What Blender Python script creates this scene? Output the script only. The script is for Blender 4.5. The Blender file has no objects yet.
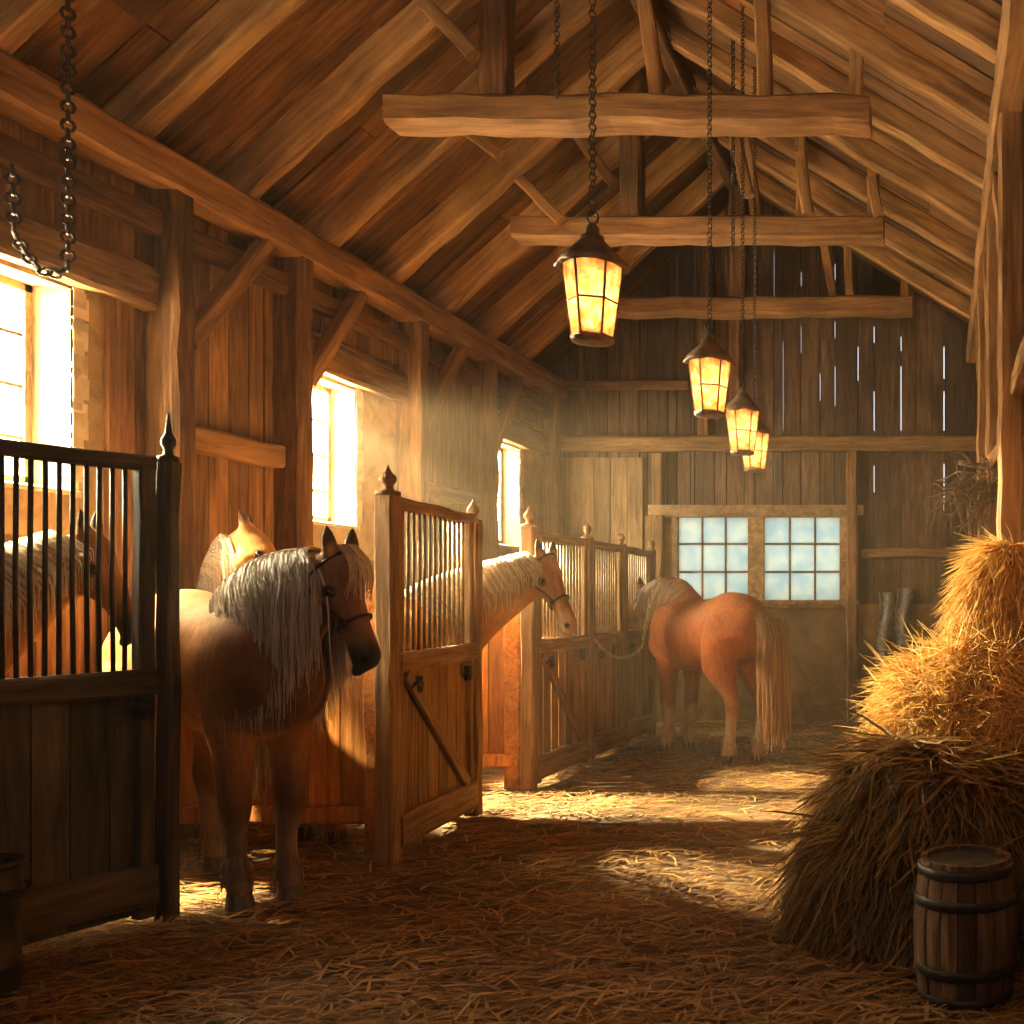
import bpy, math, random
from mathutils import Vector, Matrix, noise
random.seed(7)
C = bpy.context.scene.collection
V = Vector
R = random.uniform
UP = V((0, 0, 1))

# ------------------------------------------------------------------ mesh helper
class MB:
    def __init__(s):
        s.v = []; s.f = []; s.m = []
    def add(s, vs, fs, mi=0):
        o = len(s.v)
        s.v += [tuple(p) for p in vs]
        s.f += [tuple(i + o for i in f) for f in fs]
        s.m += [mi] * len(fs)
    def box(s, a, b, mi=0):
        x0, y0, z0 = a; x1, y1, z1 = b
        s.add([(x0,y0,z0),(x1,y0,z0),(x1,y1,z0),(x0,y1,z0),(x0,y0,z1),(x1,y0,z1),(x1,y1,z1),(x0,y1,z1)],
              [(0,3,2,1),(4,5,6,7),(0,1,5,4),(1,2,6,5),(2,3,7,6),(3,0,4,7)], mi)
    def hexa(s, p, mi=0):      # eight corners, same order as box
        s.add(p, [(0,3,2,1),(4,5,6,7),(0,1,5,4),(1,2,6,5),(2,3,7,6),(3,0,4,7)], mi)
    def beam(s, p0, p1, w, h, up=UP, jit=0.0, n=1, mi=0, bev=0.12):
        p0 = V(p0); p1 = V(p1); t = (p1 - p0); L = t.length; t.normalize()
        u = V(up); u = u - t * u.dot(t)
        if u.length < 1e-4: u = V((1,0,0)) - t * t.x
        u.normalize(); sd = t.cross(u)
        k = bev
        prof = [(-1,-1+k*2),(-1+k*2,-1),(1-k*2,-1),(1,-1+k*2),(1,1-k*2),(1-k*2,1),(-1+k*2,1),(-1,1-k*2)]
        vs = []; fs = []
        for i in range(n + 1):
            c = p0 + t * (L * i / n)
            ox, oz = R(-jit, jit), R(-jit, jit)
            for a, b in prof:
                vs.append(c + sd * (a * w / 2 + ox + R(-jit, jit) * .5) + u * (b * h / 2 + oz + R(-jit, jit) * .5))
        for i in range(n):
            for j in range(8):
                a = i * 8 + j; b = i * 8 + (j + 1) % 8
                fs.append((a, b, b + 8, a + 8))
        fs.append(tuple(range(7, -1, -1))); fs.append(tuple(range(n * 8, n * 8 + 8)))
        s.add(vs, fs, mi)
    def tube(s, pts, rad, seg=8, closed=False, mi=0):
        pts = [V(p) for p in pts]; n = len(pts)
        if not hasattr(rad, '__len__'): rad = [rad] * n
        vs = []; fs = []; pu = None
        for i in range(n):
            if closed: t = pts[(i + 1) % n] - pts[i - 1]
            else: t = pts[min(i + 1, n - 1)] - pts[max(i - 1, 0)]
            t.normalize()
            if pu is None:
                pu = t.orthogonal()
            u = pu - t * pu.dot(t); u.normalize(); pu = u; sd = t.cross(u)
            for j in range(seg):
                a = 2 * math.pi * j / seg
                vs.append(pts[i] + (u * math.cos(a) + sd * math.sin(a)) * rad[i])
        m = n if closed else n - 1
        for i in range(m):
            for j in range(seg):
                a = i * seg + j; b = i * seg + (j + 1) % seg
                a2 = ((i + 1) % n) * seg + j; b2 = ((i + 1) % n) * seg + (j + 1) % seg
                fs.append((a, b, b2, a2))
        if not closed:
            fs.append(tuple(range(seg - 1, -1, -1))); fs.append(tuple(range((n - 1) * seg, n * seg)))
        s.add(vs, fs, mi)
    def loft(s, rings, seg=16, mi=0):   # rings: (centre, U, S, h, w)
        vs = []; fs = []
        for c, U, S, h, w in rings:
            for j in range(seg):
                a = 2 * math.pi * j / seg
                vs.append(V(c) + V(U) * (h * math.cos(a)) + V(S) * (w * math.sin(a)))
        n = len(rings)
        for i in range(n - 1):
            for j in range(seg):
                a = i * seg + j; b = i * seg + (j + 1) % seg
                fs.append((a, b, b + seg, a + seg))
        fs.append(tuple(range(seg - 1, -1, -1))); fs.append(tuple(range((n - 1) * seg, n * seg)))
        s.add(vs, fs, mi)
    def lathe(s, c, prof, seg=24, mi=0):
        c = V(c)
        s.loft([(c + UP * z, V((1,0,0)), V((0,1,0)), r, r) for r, z in prof], seg, mi)
    def sphere(s, c, r, sc=(1,1,1), n=8, mi=0):
        c = V(c)
        s.loft([(c + UP * (-math.cos(math.pi * i / n) * r * sc[2]), V((1,0,0)), V((0,1,0)),
                 max(math.sin(math.pi * i / n), .02) * r * sc[0], max(math.sin(math.pi * i / n), .02) * r * sc[1]) for i in range(n + 1)], 2 * n, mi)
    def torus(s, c, U, W, a, b, r, n=10, seg=5, mi=0):
        c = V(c); U = V(U); W = V(W)
        s.tube([c + U * (a * math.cos(2*math.pi*i/n)) + W * (b * math.sin(2*math.pi*i/n)) for i in range(n)], r, seg, True, mi)
    def chain(s, pts, link=.045, r=.006):
        pts = [V(p) for p in pts]; flip = 0
        for i in range(len(pts) - 1):
            d = pts[i+1] - pts[i]; L = d.length; n = max(1, round(L / (link * .78))); d.normalize()
            o = d.orthogonal(); o2 = d.cross(o)
            for k in range(n):
                c = pts[i] + d * (L * (k + .5) / n)
                s.torus(c, d, o if flip % 2 else o2, link * .5, link * .3, r, 8, 4); flip += 1
    def ribbon(s, pts, w, side, mi=0):
        n = len(pts); vs = []
        for i, p in enumerate(pts):
            k = w * (1 - .75 * (i / (n - 1)) ** 2) * .5
            vs.append(p - side * k); vs.append(p + side * k)
        s.add(vs, [(2*i, 2*i+1, 2*i+3, 2*i+2) for i in range(n - 1)], mi)
    def build(s, name, mats, parent=None, origin=None, smooth=False, frame=None):
        if not isinstance(mats, (list, tuple)): mats = [mats]
        me = bpy.data.meshes.new(name)
        if parent is not None: o0 = ORIG[parent.name]
        elif origin is not None: o0 = V(origin)
        else:
            xs = [p[0] for p in s.v]; ys = [p[1] for p in s.v]; zs = [p[2] for p in s.v]
            o0 = V(((min(xs)+max(xs))/2, (min(ys)+max(ys))/2, min(zs)))
        me.from_pydata([(p[0]-o0.x, p[1]-o0.y, p[2]-o0.z) for p in s.v], [], s.f)
        for m in mats: me.materials.append(m)
        if len(mats) > 1: me.polygons.foreach_set('material_index', s.m)
        if smooth: me.polygons.foreach_set('use_smooth', [True] * len(me.polygons))
        me.update()
        ob = bpy.data.objects.new(name, me); C.objects.link(ob)
        if parent is not None:
            ob.parent = parent; ORIG[ob.name] = o0
        else:
            ob.location = o0; ORIG[ob.name] = o0
        return ob
ORIG = {}
def empty(name, loc, label=None, cat=None, group=None):
    o = bpy.data.objects.new(name, None); C.objects.link(o); o.location = loc; o.empty_display_size = .2
    ORIG[o.name] = V(loc)
    if label: tag(o, label, cat, group)
    return o
def tag(o, label=None, cat=None, group=None, kind=None):
    if label: o['label'] = label
    if cat: o['category'] = cat
    if group: o['group'] = group
    if kind: o['kind'] = kind
    return o
def hewn(name, p0, p1, w, h, mat, up=UP, jit=.008, label=None, cat=None, group=None, parent=None, kind=None):
    """a rough beam whose local X runs along its length, so the grain follows it"""
    p0 = V(p0); p1 = V(p1); t = p1 - p0; L = t.length; t.normalize()
    u = V(up); u = u - t * u.dot(t)
    if u.length < 1e-3: u = V((0,1,0)) - t * t.y
    u.normalize(); sd = u.cross(t)
    m = MB(); m.beam((0,0,0), (L,0,0), w, h, (0,0,1), jit, max(3, int(L / .25)))
    ob = m.build(name, mat, None, (0,0,0))
    M = Matrix((( t.x, sd.x, u.x, p0.x), (t.y, sd.y, u.y, p0.y), (t.z, sd.z, u.z, p0.z), (0,0,0,1)))
    if parent:
        ob.parent = parent; M = Matrix.Translation(-ORIG[parent.name]) @ M
    ob.matrix_local = M
    tag(ob, label, cat, group, kind)
    return ob

# ------------------------------------------------------------------ materials
def nmat(name):
    m = bpy.data.materials.new(name); m.use_nodes = True
    nt = m.node_tree; nt.nodes.clear()
    out = nt.nodes.new('ShaderNodeOutputMaterial')
    return m, nt, out
def N(nt, t, **k):
    n = nt.nodes.new(t)
    for a, b in k.items(): setattr(n, a, b)
    return n
def wood(name, c0, c1, c2, scale=(2, 26, 26), rough=.7, bump=.5, island=.5, spec=.3, patch=None):
    m, nt, out = nmat(name); L = nt.links.new
    tc = N(nt, 'ShaderNodeTexCoord'); mp = N(nt, 'ShaderNodeMapping'); mp.inputs['Scale'].default_value = scale
    oi = N(nt, 'ShaderNodeObjectInfo'); geo = N(nt, 'ShaderNodeNewGeometry')
    ad = N(nt, 'ShaderNodeMath', operation='ADD'); L(oi.outputs['Random'], ad.inputs[0]); L(geo.outputs['Random Per Island'], ad.inputs[1])
    ml = N(nt, 'ShaderNodeMath', operation='MULTIPLY'); L(ad.outputs[0], ml.inputs[0]); ml.inputs[1].default_value = 37.0
    va = N(nt, 'ShaderNodeVectorMath', operation='ADD'); L(tc.outputs['Object'], va.inputs[0]); L(ml.outputs[0], va.inputs[1])
    L(va.outputs[0], mp.inputs['Vector'])
    n1 = N(nt, 'ShaderNodeTexNoise'); n1.inputs['Scale'].default_value = 1.0; n1.inputs['Detail'].default_value = 7; n1.inputs['Roughness'].default_value = .65; n1.inputs['Distortion'].default_value = .6
    L(mp.outputs[0], n1.inputs['Vector'])
    n2 = N(nt, 'ShaderNodeTexNoise'); n2.inputs['Scale'].default_value = 1.7; n2.inputs['Detail'].default_value = 3
    L(va.outputs[0], n2.inputs['Vector'])
    cr = N(nt, 'ShaderNodeValToRGB'); e = cr.color_ramp.elements
    e[0].position = .33; e[0].color = (*c0, 1); e[1].position = .68; e[1].color = (*c2, 1)
    k = cr.color_ramp.elements.new(.5); k.color = (*c1, 1)
    L(n1.outputs['Fac'], cr.inputs[0])
    # tone differs from board to board and in broad patches
    s1 = N(nt, 'ShaderNodeMapRange'); L(geo.outputs['Random Per Island'], s1.inputs[0]); s1.inputs[3].default_value = 1 - island; s1.inputs[4].default_value = 1 + island * .7
    s2 = N(nt, 'ShaderNodeMapRange'); L(n2.outputs['Fac'], s2.inputs[0]); s2.inputs[1].default_value = .3; s2.inputs[2].default_value = .7; s2.inputs[3].default_value = .65; s2.inputs[4].default_value = 1.3
    mm = N(nt, 'ShaderNodeMath', operation='MULTIPLY'); L(s1.outputs[0], mm.inputs[0]); L(s2.outputs[0], mm.inputs[1])
    hs = N(nt, 'ShaderNodeHueSaturation'); L(mm.outputs[0], hs.inputs['Value']); L(cr.outputs[0], hs.inputs['Color'])
    b = N(nt, 'ShaderNodeBsdfPrincipled'); L(hs.outputs[0], b.inputs['Base Color']); b.inputs['Roughness'].default_value = rough
    b.inputs['Specular IOR Level'].default_value = spec
    bp = N(nt, 'ShaderNodeBump'); bp.inputs['Strength'].default_value = bump; bp.inputs['Distance'].default_value = .02
    L(n1.outputs['Fac'], bp.inputs['Height']); L(bp.outputs[0], b.inputs['Normal'])
    L(b.outputs[0], out.inputs[0])
    return m
def simple(name, col, rough=.6, metal=0, var=.3, scale=12, bump=.3, spec=.4):
    m, nt, out = nmat(name); L = nt.links.new
    tc = N(nt, 'ShaderNodeTexCoord'); n1 = N(nt, 'ShaderNodeTexNoise'); n1.inputs['Scale'].default_value = scale; n1.inputs['Detail'].default_value = 5
    L(tc.outputs['Object'], n1.inputs['Vector'])
    s = N(nt, 'ShaderNodeMapRange'); L(n1.outputs['Fac'], s.inputs[0]); s.inputs[1].default_value = .3; s.inputs[2].default_value = .7; s.inputs[3].default_value = 1 - var; s.inputs[4].default_value = 1 + var
    hs = N(nt, 'ShaderNodeHueSaturation'); hs.inputs['Color'].default_value = (*col, 1); L(s.outputs[0], hs.inputs['Value'])
    b = N(nt, 'ShaderNodeBsdfPrincipled'); L(hs.outputs[0], b.inputs['Base Color']); b.inputs['Roughness'].default_value = rough; b.inputs['Metallic'].default_value = metal
    b.inputs['Specular IOR Level'].default_value = spec
    bp = N(nt, 'ShaderNodeBump'); bp.inputs['Strength'].default_value = bump; bp.inputs['Distance'].default_value = .01
    L(n1.outputs['Fac'], bp.inputs['Height']); L(bp.outputs[0], b.inputs['Normal'])
    L(b.outputs[0], out.inputs[0])
    return m
def strands(name, ca, cb, rough=.6, transl=.3, sheen=0):
    m, nt, out = nmat(name); L = nt.links.new
    geo = N(nt, 'ShaderNodeNewGeometry'); cr = N(nt, 'ShaderNodeValToRGB'); e = cr.color_ramp.elements
    e[0].color = (*ca, 1); e[1].color = (*cb, 1)
    L(geo.outputs['Random Per Island'], cr.inputs[0])
    b = N(nt, 'ShaderNodeBsdfPrincipled'); L(cr.outputs[0], b.inputs['Base Color']); b.inputs['Roughness'].default_value = rough; b.inputs['Specular IOR Level'].default_value = .3
    t = N(nt, 'ShaderNodeBsdfTranslucent'); L(cr.outputs[0], t.inputs[0])
    mx = N(nt, 'ShaderNodeMixShader'); mx.inputs[0].default_value = transl; L(b.outputs[0], mx.inputs[1]); L(t.outputs[0], mx.inputs[2])
    L(mx.outputs[0], out.inputs[0])
    return m
def coat(name):
    m, nt, out = nmat(name); L = nt.links.new
    at = N(nt, 'ShaderNodeAttribute'); at.attribute_name = 'Col'
    tc = N(nt, 'ShaderNodeTexCoord'); mp = N(nt, 'ShaderNodeMapping'); mp.inputs['Scale'].default_value = (40, 40, 12)
    L(tc.outputs['Object'], mp.inputs[0])
    n1 = N(nt, 'ShaderNodeTexNoise'); n1.inputs['Scale'].default_value = 1; n1.inputs['Detail'].default_value = 6; L(mp.outputs[0], n1.inputs['Vector'])
    s = N(nt, 'ShaderNodeMapRange'); L(n1.outputs['Fac'], s.inputs[0]); s.inputs[1].default_value = .3; s.inputs[2].default_value = .7; s.inputs[3].default_value = .75; s.inputs[4].default_value = 1.2
    hs = N(nt, 'ShaderNodeHueSaturation'); L(at.outputs['Color'], hs.inputs['Color']); L(s.outputs[0], hs.inputs['Value'])
    b = N(nt, 'ShaderNodeBsdfPrincipled'); L(hs.outputs[0], b.inputs['Base Color']); b.inputs['Roughness'].default_value = .6; b.inputs['Specular IOR Level'].default_value = .25
    b.inputs['Sheen Weight'].default_value = .08; b.inputs['Sheen Tint'].default_value = (1, .75, .5, 1)
    bp = N(nt, 'ShaderNodeBump'); bp.inputs['Strength'].default_value = .25; bp.inputs['Distance'].default_value = .01
    L(n1.outputs['Fac'], bp.inputs['Height']); L(bp.outputs[0], b.inputs['Normal'])
    L(b.outputs[0], out.inputs[0])
    return m
def glass(name, col, a_transp, scale=9):
    m, nt, out = nmat(name); L = nt.links.new
    tc = N(nt, 'ShaderNodeTexCoord'); n1 = N(nt, 'ShaderNodeTexNoise'); n1.inputs['Scale'].default_value = scale; n1.inputs['Detail'].default_value = 4
    L(tc.outputs['Object'], n1.inputs['Vector'])
    cr = N(nt, 'ShaderNodeValToRGB'); e = cr.color_ramp.elements
    e[0].position = .35; e[0].color = (col[0]*.74, col[1]*.86, col[2]*.98, 1); e[1].position = .62; e[1].color = (*col, 1)
    L(n1.outputs['Fac'], cr.inputs[0])
    t = N(nt, 'ShaderNodeBsdfTransparent'); tl = N(nt, 'ShaderNodeBsdfTranslucent'); L(cr.outputs[0], tl.inputs[0]); L(cr.outputs[0], t.inputs[0])
    gl = N(nt, 'ShaderNodeBsdfGlossy'); gl.inputs['Roughness'].default_value = .15
    mx = N(nt, 'ShaderNodeMixShader'); mx.inputs[0].default_value = a_transp; L(tl.outputs[0], mx.inputs[1]); L(t.outputs[0], mx.inputs[2])
    m2 = N(nt, 'ShaderNodeMixShader'); m2.inputs[0].default_value = .05; L(mx.outputs[0], m2.inputs[1]); L(gl.outputs[0], m2.inputs[2])
    L(m2.outputs[0], out.inputs[0])
    return m
def emit(name, col, st, tex=False):
    m, nt, out = nmat(name); L = nt.links.new
    e = N(nt, 'ShaderNodeEmission'); e.inputs[0].default_value = (*col, 1); e.inputs[1].default_value = st
    L(e.outputs[0], out.inputs[0]); return m
def lampglass(name):
    m, nt, out = nmat(name); L = nt.links.new
    tc = N(nt, 'ShaderNodeTexCoord'); n1 = N(nt, 'ShaderNodeTexNoise'); n1.inputs['Scale'].default_value = 22; n1.inputs['Detail'].default_value = 5
    L(tc.outputs['Object'], n1.inputs['Vector'])
    cr = N(nt, 'ShaderNodeValToRGB'); e = cr.color_ramp.elements
    e[0].position = .38; e[0].color = (.36, .13, .03, 1); e[1].position = .68; e[1].color = (.78, .44, .19, 1)
    L(n1.outputs['Fac'], cr.inputs[0])
    tl = N(nt, 'ShaderNodeBsdfTranslucent'); L(cr.outputs[0], tl.inputs[0])
    t = N(nt, 'ShaderNodeBsdfTransparent'); L(cr.outputs[0], t.inputs[0])
    mx = N(nt, 'ShaderNodeMixShader'); mx.inputs[0].default_value = .28; L(tl.outputs[0], mx.inputs[1]); L(t.outputs[0], mx.inputs[2])
    L(mx.outputs[0], out.inputs[0]); return m

GX, GY, GZ = (2, 26, 26), (26, 2, 26), (26, 26, 2)
m_beam = wood('beam_wood', (.15,.065,.02), (.34,.16,.055), (.50,.27,.10), (1.2, 14, 14))
m_raft = wood('rafter_wood', (.19,.085,.028), (.42,.21,.072), (.60,.34,.13), (1.2, 14, 14))
m_tie = wood('tie_beam_wood', (.12,.05,.016), (.27,.12,.04), (.42,.22,.08), (1.5, 16, 16))
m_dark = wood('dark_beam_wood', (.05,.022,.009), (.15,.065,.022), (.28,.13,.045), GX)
m_roof = wood('roof_boards', (.065,.026,.009), (.18,.073,.022), (.30,.145,.047), (1.5,18,1.5), island=.55)
m_post = wood('post_wood', (.10,.048,.017), (.24,.12,.043), (.38,.21,.08), GX)
m_wallb = wood('wall_boards', (.12,.052,.017), (.28,.13,.045), (.42,.22,.085), GZ, island=.4)
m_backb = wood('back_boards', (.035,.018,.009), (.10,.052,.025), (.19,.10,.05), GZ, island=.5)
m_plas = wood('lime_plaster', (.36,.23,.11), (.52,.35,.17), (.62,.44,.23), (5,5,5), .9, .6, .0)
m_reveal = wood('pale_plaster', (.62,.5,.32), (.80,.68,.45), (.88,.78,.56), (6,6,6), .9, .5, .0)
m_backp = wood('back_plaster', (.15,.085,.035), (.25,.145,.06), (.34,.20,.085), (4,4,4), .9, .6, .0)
m_gateb = wood('gate_boards', (.16,.075,.025), (.33,.17,.06), (.47,.26,.10), GZ, island=.3)
m_gater = wood('gate_rail', (.14,.075,.03), (.30,.16,.065), (.46,.28,.12), GX)
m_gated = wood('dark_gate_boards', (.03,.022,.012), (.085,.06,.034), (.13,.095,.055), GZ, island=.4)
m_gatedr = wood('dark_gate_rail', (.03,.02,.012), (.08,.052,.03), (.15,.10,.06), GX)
m_part = wood('partition_boards', (.30,.10,.02), (.55,.21,.045), (.70,.32,.08), GZ, island=.25)
m_frame = wood('window_frame_wood', (.18,.10,.045), (.33,.20,.09), (.46,.30,.15), (12,12,12))
m_iron = simple('black_iron', (.035,.028,.022), .45, .7, .4, 30)
m_bar = simple('worn_bar_metal', (.30,.22,.14), .4, .5, .35, 20)
m_bard = simple('dark_bar_metal', (.07,.05,.035), .4, .6, .35, 20)
m_chain = simple('rusty_chain', (.06,.04,.025), .55, .6, .4, 40)
m_bchain = simple('brass_chain', (.55,.42,.24), .35, .6, .3, 40)
m_leath = simple('leather', (.035,.02,.012), .4, 0, .3, 30)
m_hoof = simple('hoof_horn', (.10,.065,.04), .5, 0, .4, 25)
m_eye = simple('eye', (.006,.004,.003), .08, 0, 0, 5, 0, .8)
m_tin = simple('aged_lamp_tin', (.24,.17,.11), .5, .5, .5, 18, .6)
m_can = simple('rusty_can', (.06,.04,.028), .45, .5, .5, 14, .6)
m_cloth = simple('grey_sacking', (.20,.17,.14), .9, 0, .5, 14, .8)
m_floor = wood('earth_floor', (.07,.036,.015), (.17,.095,.038), (.29,.18,.08), (4,9,9), .85, 1.0, 0)
m_cask = wood('cask_staves', (.09,.045,.02), (.20,.105,.05), (.32,.19,.10), GZ, island=.4)
m_hoop = simple('cask_hoop', (.07,.06,.05), .5, .6, .4, 20)
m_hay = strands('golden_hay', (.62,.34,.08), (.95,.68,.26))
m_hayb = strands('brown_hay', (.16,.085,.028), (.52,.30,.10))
m_straw = strands('floor_straw', (.17,.075,.02), (.62,.34,.11), transl=.15)
m_mane1 = strands('pale_mane', (.46,.33,.20), (.95,.86,.70), .45, .25)
m_mane3 = strands('red_tail', (.26,.12,.05), (.66,.44,.26), .45, .25)
m_coat = coat('horse_coat')
m_gl = glass('window_glass', (.95,.95,.9), .6)
m_glb = glass('back_window_glass', (.95,.95,.80), .12, 5)
m_lampg = lampglass('lamp_glass')
m_bulb = emit('flame', (1, .55, .2), 30)

# ------------------------------------------------------------------ room dimensions
XL, XR, YB, YF = -5.06, .58, 12.9, -1.2
AX, AZ = -2.49, 6.81
def zl(x): return 4.5 + .9 * (x - XL)
def zr(x): return 4.97 + .6 * (XR - x)
CH = 1.55
def P(px, py, d): return V(((px - 940) / 1000 * d, d, CH + (600 - py) / 1000 * d))

# floor
m = MB(); nx, ny = 40, 90
vs = []; fs = []
for j in range(ny + 1):
    for i in range(nx + 1):
        x = XL - .3 + (XR - XL + .6) * i / nx; y = YF - .3 + (YB - YF + .6) * j / ny
        vs.append((x, y, -.02 + .015 * noise.noise(V((x * 2, y * 2, 0)))))
for j in range(ny):
    for i in range(nx):
        a = j * (nx + 1) + i; fs.append((a, a + 1, a + nx + 2, a + nx + 1))
m.add(vs, fs)
m.box((XL - .3, YF - .3, -.3), (XR + .3, YB + .3, -.06))
tag(m.build('floor', m_floor, smooth=True), kind='structure')

# ceilings: boards running up the slope
def roof(name, fz, x0, x1, sgn):
    m = MB(); y = YF - .1
    # closed outer skin
    o = .06
    m.hexa([(x0, YF-.3, fz(x0)+o), (x1, YF-.3, fz(x1)+o), (x1, YB+.3, fz(x1)+o), (x0, YB+.3, fz(x0)+o),
            (x0, YF-.3, fz(x0)+o+.06), (x1, YF-.3, fz(x1)+o+.06), (x1, YB+.3, fz(x1)+o+.06), (x0, YB+.3, fz(x0)+o+.06)])
    while y < YB + .1:
        w = R(.17, .3); dz = R(0, .03); mid = x0 + (x1 - x0) * R(.25, .75)
        for a, b in ((x0, mid), (mid + .004, x1)):
            dz = R(0, .028)
            m.hexa([(a, y, fz(a)+dz), (b, y, fz(b)+dz), (b, y+w, fz(b)+dz), (a, y+w, fz(a)+dz),
                    (a, y, fz(a)+o), (b, y, fz(b)+o), (b, y+w, fz(b)+o), (a, y+w, fz(a)+o)])
        y += w + .006
    return tag(m.build(name, m_roof), kind='structure')
roof('ceiling_left', zl, XL - .35, AX + .03, 1)
roof('ceiling_right', zr, AX - .03, XR + .35, -1)

# left wall with deep window openings
WINS = [(4.75, 5.85), (7.75, 8.68), (11.07, 12.05)]
WZ0, WZ1, TH = 2.18, 3.36, .27
m = MB()
def wl(y0, y1, z0, z1, mi): m.box((XL - TH, y0, z0), (XL, y1, z1), mi)
yy = YF - .3
for a, b in WINS:
    wl(yy, a, 0, 4.6, 0); wl(a, b, 0, WZ0, 0); wl(a, b, WZ1, 4.6, 0)
    # splayed pale reveals
    gi = .10
    X0, X1 = XL - TH + .04, XL + .004
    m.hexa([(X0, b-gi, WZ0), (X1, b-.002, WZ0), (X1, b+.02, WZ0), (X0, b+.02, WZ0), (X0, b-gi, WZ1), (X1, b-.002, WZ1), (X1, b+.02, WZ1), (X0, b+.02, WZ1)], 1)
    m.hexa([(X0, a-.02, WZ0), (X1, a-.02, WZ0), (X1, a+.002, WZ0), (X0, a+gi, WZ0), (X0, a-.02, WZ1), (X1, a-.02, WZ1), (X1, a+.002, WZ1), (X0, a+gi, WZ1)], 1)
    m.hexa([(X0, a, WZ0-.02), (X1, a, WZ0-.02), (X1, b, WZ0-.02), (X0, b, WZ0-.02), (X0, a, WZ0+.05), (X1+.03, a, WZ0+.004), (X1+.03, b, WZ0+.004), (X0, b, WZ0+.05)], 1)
    # rough broken lime edge around the far jamb
    for k in range(26):
        z = WZ0 + (WZ1 - WZ0) * k / 25; s_ = R(.03, .09)
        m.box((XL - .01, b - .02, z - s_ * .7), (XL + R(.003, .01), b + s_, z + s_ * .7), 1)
    yy = b
wl(yy, YB + .3, 0, 4.6, 0)
# boards between posts
def boards(y0, y1, z0, z1):
    y = y0
    while y < y1 - .02:
        w = min(R(.13, .24), y1 - y)
        m.box((XL, y, z0), (XL + R(.018, .04), y + w - .008, z1), 2); y += w
boards(YF, 4.4, 0, 4.3); boards(6.05, 7.55, 0, 4.3); boards(9.3, 10.9, 0, 4.3)
boards(4.4, 6.05, 3.62, 4.3); boards(7.6, 9.3, 3.72, 4.3); boards(10.9, 12.9, 3.72, 4.3)
boards(4.4, 6.05, 0, 1.9); boards(7.6, 9.3, 0, 1.9); boards(10.9, 12.9, 0, 1.7)
tag(m.build('wall_left', [m_plas, m_reveal, m_wallb]), kind='structure')

# right wall, front wall
m = MB(); m.box((XR + .04, YF - .3, 0), (XR + .2, YB + .3, 5.1))
y = YF
while y < YB:
    w = R(.15, .26); m.box((XR - R(0, .02), y, 0), (XR + .045, y + w - .008, 5.05)); y += w
tag(m.build('wall_right', m_wallb), kind='structure')
m = MB()
x = XL
while x < XR:
    w = R(.2, .3); x1 = min(x + w, XR)
    hole = x > -3.2 and x1 < 0.2  # unseen opening added so the roof fill light gets in
    if hole: m.box((x, YF-.1, 0), (x1, YF, 3.3))
    zb_ = 4.9 if hole else 0
    m.hexa([(x, YF-.1, zb_), (x1, YF-.1, zb_), (x1, YF, zb_), (x, YF, zb_)] + [(q, yy_, min(zl(q), zr(q)) + .1) for q, yy_ in ((x, YF-.1), (x1, YF-.1), (x1, YF), (x, YF))]); x = x1
tag(m.build('wall_front', m_wallb), kind='structure')

# back wall
SL = [(648,270,302),(677,245,300),(695,242,302),(755,238,298),(774,250,300),(668,322,378),(691,322,352),(562,365,388),(564,430,441),(586,428,441),
      (801,270,285),(836,262,300),(783,340,430),(801,325,352),(835,320,337),(836,365,405),(875,325,342),(874,390,430),(901,335,350),(901,365,430),
      (945,345,378),(944,390,430),(876,465,492),(945,463,510),(774,458,485),(715,455,490),(755,322,404),(621,352,372),(640,390,402),(620,425,436),(600,372,392),(608,400,412),(727,262,290),(820,372,400),(858,345,380)]
def bx(px): return (px - 940) * .0129
def bz(py): return CH + (600 - py) * .0129
HX0, HX1, HZ0, HZ1 = bx(676), bx(845), bz(600), bz(516)
m = MB()
cols = sorted(set(round(bx(s[0]), 3) for s in SL)); cc = []
for c in cols:
    if not cc or c - cc[-1] > .05: cc.append(c)
slits = {c: [] for c in cc}
for px, y0, y1 in SL:
    c = min(cc, key=lambda q: abs(q - bx(px))); slits[c].append((bz(y1), bz(y0)))
SG = .0065
def ztop(x): return min(zl(x), zr(x)) + .08
joints = [XL - .1]
allc = sorted(cc + [XR + .1])
for c in allc:
    while c - joints[-1] > .30: joints.append(joints[-1] + R(.17, .24))
    if c - joints[-1] < .06 and joints[-1] not in cc: joints[-1] = c
    else: joints.append(c)
ZP = 1.5
for a, b in zip(joints[:-1], joints[1:]):
    ga = SG if a in cc else .003; gb = SG if b in cc else .003
    x0, x1 = a + ga, b - gb; f = R(0, .025)
    def pl(z0, z1a, z1b):
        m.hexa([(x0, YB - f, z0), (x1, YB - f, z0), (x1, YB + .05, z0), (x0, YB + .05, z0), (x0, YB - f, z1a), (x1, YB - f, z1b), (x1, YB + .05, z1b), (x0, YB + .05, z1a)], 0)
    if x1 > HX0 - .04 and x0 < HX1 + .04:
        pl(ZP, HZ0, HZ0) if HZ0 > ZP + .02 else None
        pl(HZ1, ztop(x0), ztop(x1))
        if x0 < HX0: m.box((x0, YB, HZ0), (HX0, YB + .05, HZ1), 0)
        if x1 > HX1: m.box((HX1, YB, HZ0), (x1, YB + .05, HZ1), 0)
    else: pl(ZP, ztop(x0), ztop(x1))
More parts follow.
